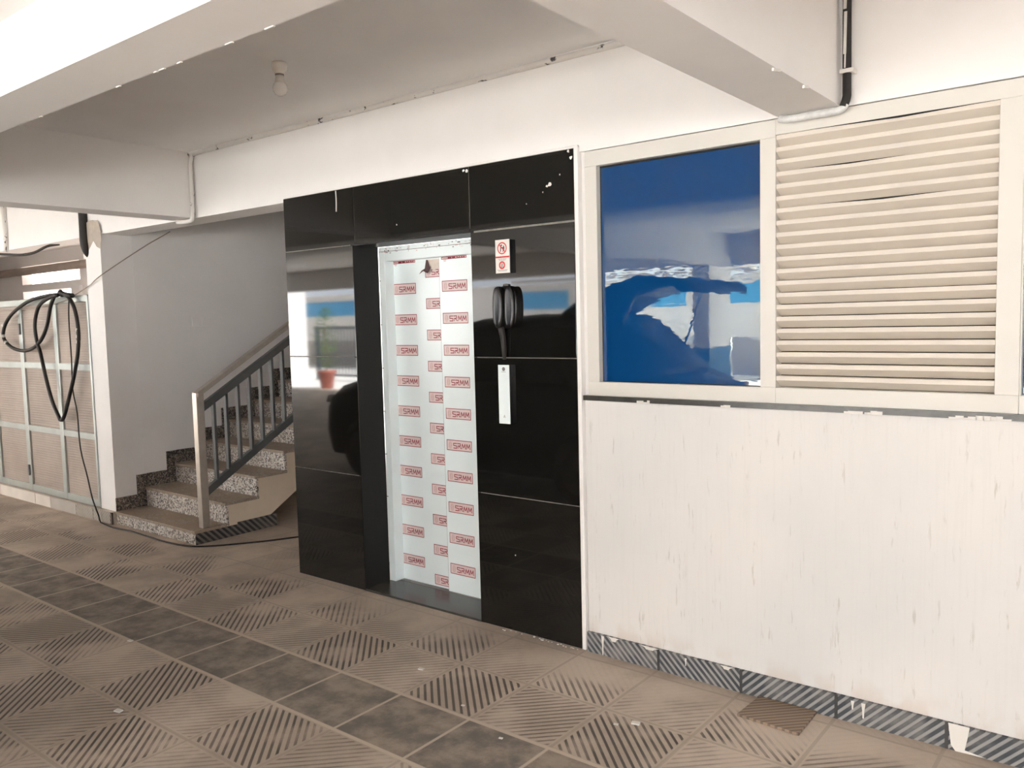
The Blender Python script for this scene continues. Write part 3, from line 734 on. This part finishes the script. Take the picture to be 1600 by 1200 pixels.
for x, z in ((-6.437, 1.66), (-6.462, 1.56), (-6.40, 1.50), (-4.958, 1.545), (-4.962, 1.50), (-4.957, 1.60)): MB().lathe([(0.0165, -0.012), (0.0165, 0.012)], (x, -0.067 if x < -6 else -0.057, z), (0.25, 0, 1), 12).build('paint_spot', M_flake, hz)
Wp = [(-5.095, 1.866), (-5.121, 1.684), (-5.12, 1.36), (-5.133, 1.099), (-5.079, 0.9), (-5.062, 0.6), (-4.967, 0.363), (-4.876, 0.192), (-4.80, 0.08), (-4.76, 0.012)]
Fp = [(-4.70, -0.075), (-4.468, -0.10), (-4.205, -0.075), (-3.766, -0.095), (-3.482, -0.074), (-3.335, -0.02), (-3.192, 0.136), (-3.042, 0.361), (-2.93, 0.58), (-2.7, 1.0)]
tag(MB().tube([(x, -0.052 - 0.012*(i > 6), z) for i, (x, z) in enumerate(Wp)] + [(x, y, 0.0062) for x, y in Fp], 0.006, 8, 4).build('floor_cable', M_rubber), 'thin black wire dropping from the coil and trailing along the stair foot', 'cable')
tag(MB().tube([(-4.592, 0.60, 2.42), (-4.59, 0.33, 2.26), (-4.60, -0.012, 2.03), (-4.80, -0.018, 1.955), (-5.1, -0.022, 1.88), (-5.33, -0.022, 1.84), (-5.9, -0.03, 1.80), (-6.9, -0.03, 1.80), (-7.6, -0.03, 1.82)], 0.004, 6, 4).build('slack_wire', plain('dusty_wire', (0.38, 0.32, 0.27), 0.7)), 'thin dusty wire strung across the column to the partition', 'cable')
# conduits
tag(MB().tube([(0.93, -0.002, 2.795), (-0.4, -0.002, 2.797), (-1.9, -0.002, 2.797), (-3.12, -0.002, 2.797), (-3.185, -0.004, 2.787), (-3.205, -0.006, 2.76), (-3.212, -0.010, 2.70), (-3.212, -0.010, 2.44), (-3.215, -0.012, 2.375), (-3.225, -0.015, 2.345), (-3.27, -0.018, 2.338), (-3.36, -0.02, 2.340), (-3.40, -0.02, 2.346)], 0.0155, 10, 3).build('electrical_conduit', M_conduit), 'long painted conduit along ceiling edge turning down over the cross beam', 'conduit')
rc = thing('corner_conduit', 'black taped conduit bending under the cross beam above the vent', 'conduit', (1.2, -0.02, 2.36))
RB = plain('black_taped_pipe', (0.009, 0.007, 0.006), 0.6)
MB().tube([(1.205, -0.016, 2.814), (1.205, -0.016, 2.60), (1.206, -0.016, 2.42), (1.206, -0.02, 2.385), (1.196, -0.024, 2.352)], 0.0155, 12, 4).build('riser_pipe', RB, rc)
MB().tube([(1.203, -0.022, 2.362), (1.190, -0.024, 2.345), (1.150, -0.024, 2.340), (1.06, -0.022, 2.341), (0.98, -0.022, 2.343), (0.955, -0.02, 2.350)], 0.0145, 12, 4).build('elbow', plain('grey_white_paint', (0.62, 0.63, 0.62), 0.55, var=0.25, vscale=25), rc)
MB().box(1.185, 1.232, -0.036, 0.0155, 2.472, 2.486).build('clip', M_whiteplastic, rc)
dr = MB(); dr.mi = 0
for zt, zb, wd in ((2.80, 2.70, 0.007), (2.69, 2.54, 0.0065), (2.54, 2.49, 0.003)):
    dr.prism([(1.203-wd, zb), (1.203+wd*0.6, zb), (1.203+wd, zt), (1.203-wd*0.6, zt)], 'y', -0.0335, -0.030)
dr.build('paint_run', M_flake, rc)
tag(MB().tube([(-4.842, -0.012, CZ-0.002), (-4.842, -0.012, 2.45), (-4.840, -0.014, 2.33), (-4.832, -0.010, 2.27), (-4.835, 0.012, 2.22), (-4.84, 0.04, 2.18)], [0.034]*11 + [0.032, 0.030, 0.026, 0.022, 0.016], 12, 3).build('cable_bundle', RB), 'black taped cable bundle descending at the top of the column', 'cable')
tag(MB().tube([(-6.42, 0.0, CZ-0.002), (-6.42, 0.0, 2.5), (-6.43, -0.002, 2.345)], 0.022, 12, 3).build('wall_conduit', M_conduit), 'speckled vertical conduit on the beam at far left edge', 'conduit')
tag(MB().tube([(-6.6, 0.0, 2.335), (-6.42, -0.002, 2.32), (-6.1, 0.0, 2.295), (-5.85, 0.01, 2.30), (-5.68, 0.05, 2.345), (-5.6, 0.12, 2.362)], 0.012, 8, 4).build('sagging_cable', M_rubber), 'black cable sagging under the beam at far left', 'cable')
# jagged grey patch at the column head
pp = MB(); pp.poly([(x, -0.0008, z) for x, z in ((-4.815, 2.47), (-4.76, 2.482), (-4.70, 2.48), (-4.655, 2.465), (-4.63, 2.475), (-4.60, 2.44), (-4.585, 2.40), (-4.575, 2.33), (-4.59, 2.285), (-4.605, 2.245), (-4.66, 2.265), (-4.71, 2.315), (-4.76, 2.275), (-4.815, 2.235))])
cm = MB().box(-4.86, -4.58, -0.0002, 0.02, 2.22, 2.52)
o = pp.build('grey_head_patch', plain('patch_grey', (0.44, 0.385, 0.33), 0.9, var=0.12, vscale=20), bpy.data.objects['trim_7'], normals=False)
for f in o.data.polygons: pass

# bulb
bl = thing('ceiling_bulb', 'unlit white bulb in a batten holder under the ceiling', 'light bulb', (-1.121, -0.796, CZ))
MB().lathe([(0.034, 0.0), (0.036, -0.012), (0.033, -0.034), (0.024, -0.040), (0.024, -0.052)], (-1.121, -0.796, CZ-0.0005)).build('holder', M_whiteplastic, bl)
MB().lathe([(0.0205, -0.048), (0.0205, -0.060)], (-1.121, -0.796, CZ)).build('cap', M_greyprint, bl)
MB().lathe([(0.019, -0.060), (0.022, -0.085), (0.026, -0.095)], (-1.121, -0.796, CZ)).build('bulb_neck', M_whiteplastic, bl)
MB().lathe([(0.020, -0.088), (0.030, -0.098), (0.0345, -0.115), (0.033, -0.130), (0.025, -0.143), (0.012, -0.150), (0.002, -0.152)], (-1.121, -0.796, CZ)).build('bulb_globe', plain('opal_glass', (0.82, 0.80, 0.77), 0.12), bl)
# plaster lumps on the beam edges
lump = MB(); rnd = random.Random(2)
for x, y, z in ((1.172, -0.36, BZ), (1.172, -0.62, BZ), (1.17, -0.63, BZ)):
    lump.obox((x, y, z), (0.004, 0, 0), (0, 0.02, 0.003), (0, 0, 0.005))
for k in range(7):
    x = -1.1 + rnd.random()*1.5; lump.obox((x, -1.911, BZ), (rnd.uniform(0.006, 0.02), 0, 0), (0, 0.003, 0), (0, 0, 0.003))
lump.build('plaster_burr', M_flake, bpy.data.objects['trim_4'])
# paint crumbs at the foot of the cladding
crumbs = MB(); rnd = random.Random(9)
for k in range(22):
    x = -0.62 + 0.60*rnd.random()**0.7; r = rnd.uniform(0.002, 0.006)
    crumbs.obox((x, -0.008-0.018*rnd.random(), r*0.5), (r, r*0.3, 0), (-r*0.3, r, 0), (0, 0, r*0.5))
for x, y in ((-1.98, -1.235), (-0.1, -0.78), (0.5, -0.55), (0.56, -0.5), (-1.25, -1.66), (0.2, -0.9), (-0.5, -0.62), (0.97, -0.12)):
    r = rnd.uniform(0.004, 0.010); crumbs.obox((x, y, r*0.3), (r*1.6, r*0.4, 0), (-r*0.3, r, 0), (0, 0, r*0.3))
ob = tag(crumbs.build('plaster_crumbs', M_flake), 'scattered white plaster crumbs on the floor by the black cladding', 'debris'); ob['kind'] = 'stuff'

# ------------------------------------------------------------------ behind the photographer: what the glass and granite mirror
# square column with blue foot
pc = MB().box(-3.86, -3.58, -9.75, -8.95, 1.05, BZ+0.05)
struct(pc.build('trim_9', M_paint), 'white outer column with a blue painted foot', 'column')
box(-3.863, -3.577, -9.753, -8.947, 0.0, 1.05).build('blue_foot', M_bluepaint, bpy.data.objects['trim_9'])
# opposite building
ow = MB().box(-30, 12, -18.0, -17.5, 0.95, 2.66).box(-30, 12, -17.9, -16.6, 2.92, 4.4)
struct(ow.build('wall_opposite', M_oppwall), 'pale wall of the building across the driveway', 'wall')
box(-30, 12, -18.02, -17.48, 0.0, 0.95).build('wall_base', M_oppgrey, bpy.data.objects['wall_opposite'])
struct(MB().box(-14, 10, -17.45, -17.2, 2.70, 2.78).build('trim_10', M_oppgrey), 'thin rail along the top of the opposite wall', 'rail')
for i, (x0, x1) in enumerate(((-24.5, -21.0), (-13.9, -12.0), (-11.6, -10.3), (-9.3, -8.2), (-7.35, -6.0), (-5.4, -4.2))):
    wn = thing('window_%d' % (i+3), '', 'window', ((x0+x1)/2, -17.45, 1.88)); struct(wn, 'blue shuttered opening in the opposite wall')
    box(x0, x1, -17.52, -17.46, 1.88, 2.42).build('blue_panel', M_bluepanel, wn)
    MB().box(x0-0.05, x0, -17.54, -17.44, 1.86, 2.44).box(x1, x1+0.05, -17.54, -17.44, 1.86, 2.44).build('window_frame', M_frame, wn)
# left: sunlit white house, gate, plant
wh = MB().box(-32, -19.5, -13.6, -11.9, 0, 5.5)
struct(wh.build('wall_house', plain('white_house_wall', (0.82, 0.81, 0.79), 0.8)), 'sunlit white house wall beyond the gate', 'wall')
gt = thing('iron_gate', 'dark iron railing gate with vertical bars beyond the parking', 'gate', (-14.5, -12.2, 0))
MB().box(-17.3, -9.6, -12.22, -12.18, 1.44, 1.52).box(-17.3, -9.6, -12.22, -12.18, 0.10, 0.16).box(-17.3, -17.22, -12.24, -12.16, 0.0, 1.54).build('gate_frame', M_fence, gt)
for k in range(56): box(-17.15 + 0.135*k, -17.115 + 0.135*k, -12.21, -12.19, 0.13, 1.48).build('bar', M_fence, gt)
pp_ = thing('potted_plant', 'leafy shrub in a terracotta pot outside the parking', 'potted plant', (-14.3, -10.1, 0))
MB().lathe([(0.15, 0.0), (0.21, 0.38), (0.235, 0.38), (0.235, 0.44), (0.20, 0.44), (0.19, 0.40)], (-14.3, -10.1, 0)).build('pot', M_terra, pp_)
MB().lathe([(0.19, 0.40), (0.19, 0.41)], (-14.3, -10.1, 0)).build('soil', M_soil, pp_)
MB().tube([(-14.3, -10.1, 0.4), (-14.27, -10.1, 0.9), (-14.33, -10.1, 1.5)], 0.02, 8).build('stem', M_bark, pp_)
lf = MB(); rnd = random.Random(4)
for k in range(420):
    h = rnd.uniform(0.5, 2.0); r = rnd.uniform(0.02, 0.30) * (0.55 + 0.6*math.sin((h-0.4)*2.0)); a = rnd.random()*6.28
    c = Vector((-14.3 + r*math.cos(a), -10.1 + r*math.sin(a), h)); d = Vector((math.cos(a), math.sin(a), rnd.uniform(-0.6, 0.6))).normalized()
    sdv = d.cross(Vector((0, 0, 1))).normalized(); L = rnd.uniform(0.05, 0.10)
    nrm = sdv.cross(d)*0.015
    lf.poly([c - d*L*0.5, c + sdv*L*0.3 + nrm, c + d*L*0.6, c - sdv*L*0.3 + nrm])
lf.build('foliage', M_leaf, pp_, normals=False)
# metal rack behind the car
rk = thing('metal_rack', 'light metal frame rack standing near the outer column', 'rack', (-4.6, -10.6, 0))
rm = MB()
for x in (-5.3, -4.1):
    for y in (-11.0, -10.4): rm.tube([(x, y, 0), (x, y, 1.15)], 0.018, 8)
for z in (0.55, 1.13):
    for y in (-11.0, -10.4): rm.tube([(-5.3, y, z), (-4.1, y, z)], 0.015, 8)
    for x in (-5.3, -4.1): rm.tube([(x, -11.0, z), (x, -10.4, z)], 0.015, 8)
rm.build('rack_frame', M_alu, rk)

# parked car, tailgate open: nose towards -X, tail at the photographer's left
CY, HW = -3.32, 0.86
car = thing('parked_car', 'dark hatchback car with raised tailgate parked facing the stairs side', 'car', (-2.95, CY, 0))
def loft(stations):
    """stations: (x, [(half width, z)...]) from sill to top; mirrored about CY"""
    mb = MB(); b = mb.bm; rings = []
    for x, pr in stations:
        L = [b.verts.new((x, CY + wd, z)) for wd, z in pr]; R = [b.verts.new((x, CY - wd, z)) for wd, z in reversed(pr)]
        rings.append(L + R)
    for A, B in zip(rings, rings[1:]):
        n = len(A)
        for k in range(n): b.faces.new((A[k], A[(k+1) % n], B[(k+1) % n], B[k]))
    b.faces.new(rings[0]); b.faces.new(rings[-1][::-1])
    for f in b.faces: f.smooth = True
    return mb
body = [(-5.10, [(0.50, 0.30), (0.56, 0.45), (0.55, 0.60), (0.45, 0.68)]),
        (-5.02, [(0.72, 0.24), (0.76, 0.45), (0.74, 0.70), (0.60, 0.80)]),
        (-4.85, [(0.82, 0.22), (0.855, 0.50), (0.82, 0.82), (0.66, 0.93)]),
        (-4.45, [(0.84, 0.22), (0.87, 0.55), (0.84, 0.90), (0.70, 1.02)]),
        (-4.05, [(0.84, 0.22), (0.87, 0.58), (0.85, 0.94), (0.74, 1.07)]),
        (-3.2, [(0.84, 0.22), (0.87, 0.60), (0.86, 0.96), (0.80, 1.06)]),
        (-2.0, [(0.84, 0.22), (0.87, 0.62), (0.86, 0.98), (0.80, 1.07)]),
        (-1.25, [(0.84, 0.24), (0.865, 0.62), (0.85, 0.98), (0.78, 1.07)]),
        (-0.98, [(0.80, 0.28), (0.84, 0.60), (0.82, 0.92), (0.72, 0.98)]),
        (-0.88, [(0.70, 0.32), (0.76, 0.55), (0.74, 0.72), (0.66, 0.76)])]
loft(body).build('body', M_car, car)
cabin = [(-4.10, [(0.76, 1.02), (0.74, 1.06), (0.70, 1.09)]), (-3.35, [(0.81, 1.02), (0.72, 1.42), (0.60, 1.52)]), (-2.9, [(0.82, 1.02), (0.71, 1.50), (0.58, 1.595)]),
         (-2.2, [(0.82, 1.02), (0.71, 1.53), (0.58, 1.625)]), (-1.75, [(0.82, 1.02), (0.73, 1.45), (0.62, 1.56)]), (-1.30, [(0.79, 1.0), (0.76, 1.10), (0.70, 1.14)])]
loft(cabin).build('cabin', M_carglass, car)
rf = loft([(-3.30, [(0.715, 1.43), (0.66, 1.50), (0.58, 1.535)]), (-2.9, [(0.72, 1.51), (0.66, 1.58), (0.57, 1.61)]), (-2.2, [(0.72, 1.54), (0.66, 1.61), (0.57, 1.64)]), (-1.82, [(0.715, 1.50), (0.66, 1.575), (0.57, 1.60)])])
rf.build('roof', M_car, car)
for x0, x1, xt0, xt1 in ((-3.05, -2.95, -2.95, -2.87), (-1.78, -1.42, -2.05, -1.80)):
    for s_ in (-1, 1):
        MB().poly([(x0, CY+s_*0.835, 1.03), (x1, CY+s_*0.83, 1.03), (xt1, CY+s_*0.725, 1.52), (xt0, CY+s_*0.725, 1.52)]).build('pillar', M_car, car, normals=False)
for x in (-4.30, -1.62):
    for s_ in (-1, 1):
        wc = MB().lathe([(0.20, -0.10), (0.30, -0.105), (0.315, -0.08), (0.315, 0.08), (0.30, 0.105), (0.20, 0.10)], (x, CY+s_*0.79, 0.316), (0, 1, 0), 28).build('wheel', M_tyre, car)
        MB().lathe([(0.05, 0.0), (0.19, 0.005), (0.20, 0.03)], (x, CY+s_*(0.885), 0.316), (0, s_, 0), 20).build('hub_cap', M_railpaint, wc)
tg = loft([(-2.02, [(0.55, 1.60), (0.60, 1.625), (0.55, 1.655)]), (-1.70, [(0.60, 1.78), (0.62, 1.81), (0.56, 1.84)]), (-1.30, [(0.64, 1.86), (0.66, 1.90), (0.58, 1.935)]), (-0.98, [(0.64, 1.84), (0.66, 1.88), (0.58, 1.91)]), (-0.86, [(0.60, 1.78), (0.62, 1.82), (0.54, 1.85)])])
tgo = tg.build('tailgate', M_car, car)
for s_ in (-1, 1): MB().tube([(-1.52, CY+s_*0.66, 1.30), (-1.28, CY+s_*0.60, 1.86)], 0.011, 8).build('gas_strut', M_steel, car)
for s_ in (-1, 1):
    MB().obox((-4.87, CY+s_*0.70, 0.80), (0.09, s_*-0.05, 0), (0, 0.07, 0), (0.02, 0, 0.045)).build('headlamp', M_lamp, car, bevel=0.02)
    MB().obox((-0.99, CY+s_*0.78, 0.86), (0.05, 0, 0), (0, 0.05, 0), (0, 0, 0.10)).build('tail_lamp', M_taillamp, car, bevel=0.015)
    MB().obox((-3.72, CY+s_*0.93, 1.06), (0.06, 0, 0), (0, 0.09, 0), (0, 0, 0.06)).build('wing_mirror', M_car, car, bevel=0.02)

for o in C.objects:
    if '_o' in o: del o['_o']
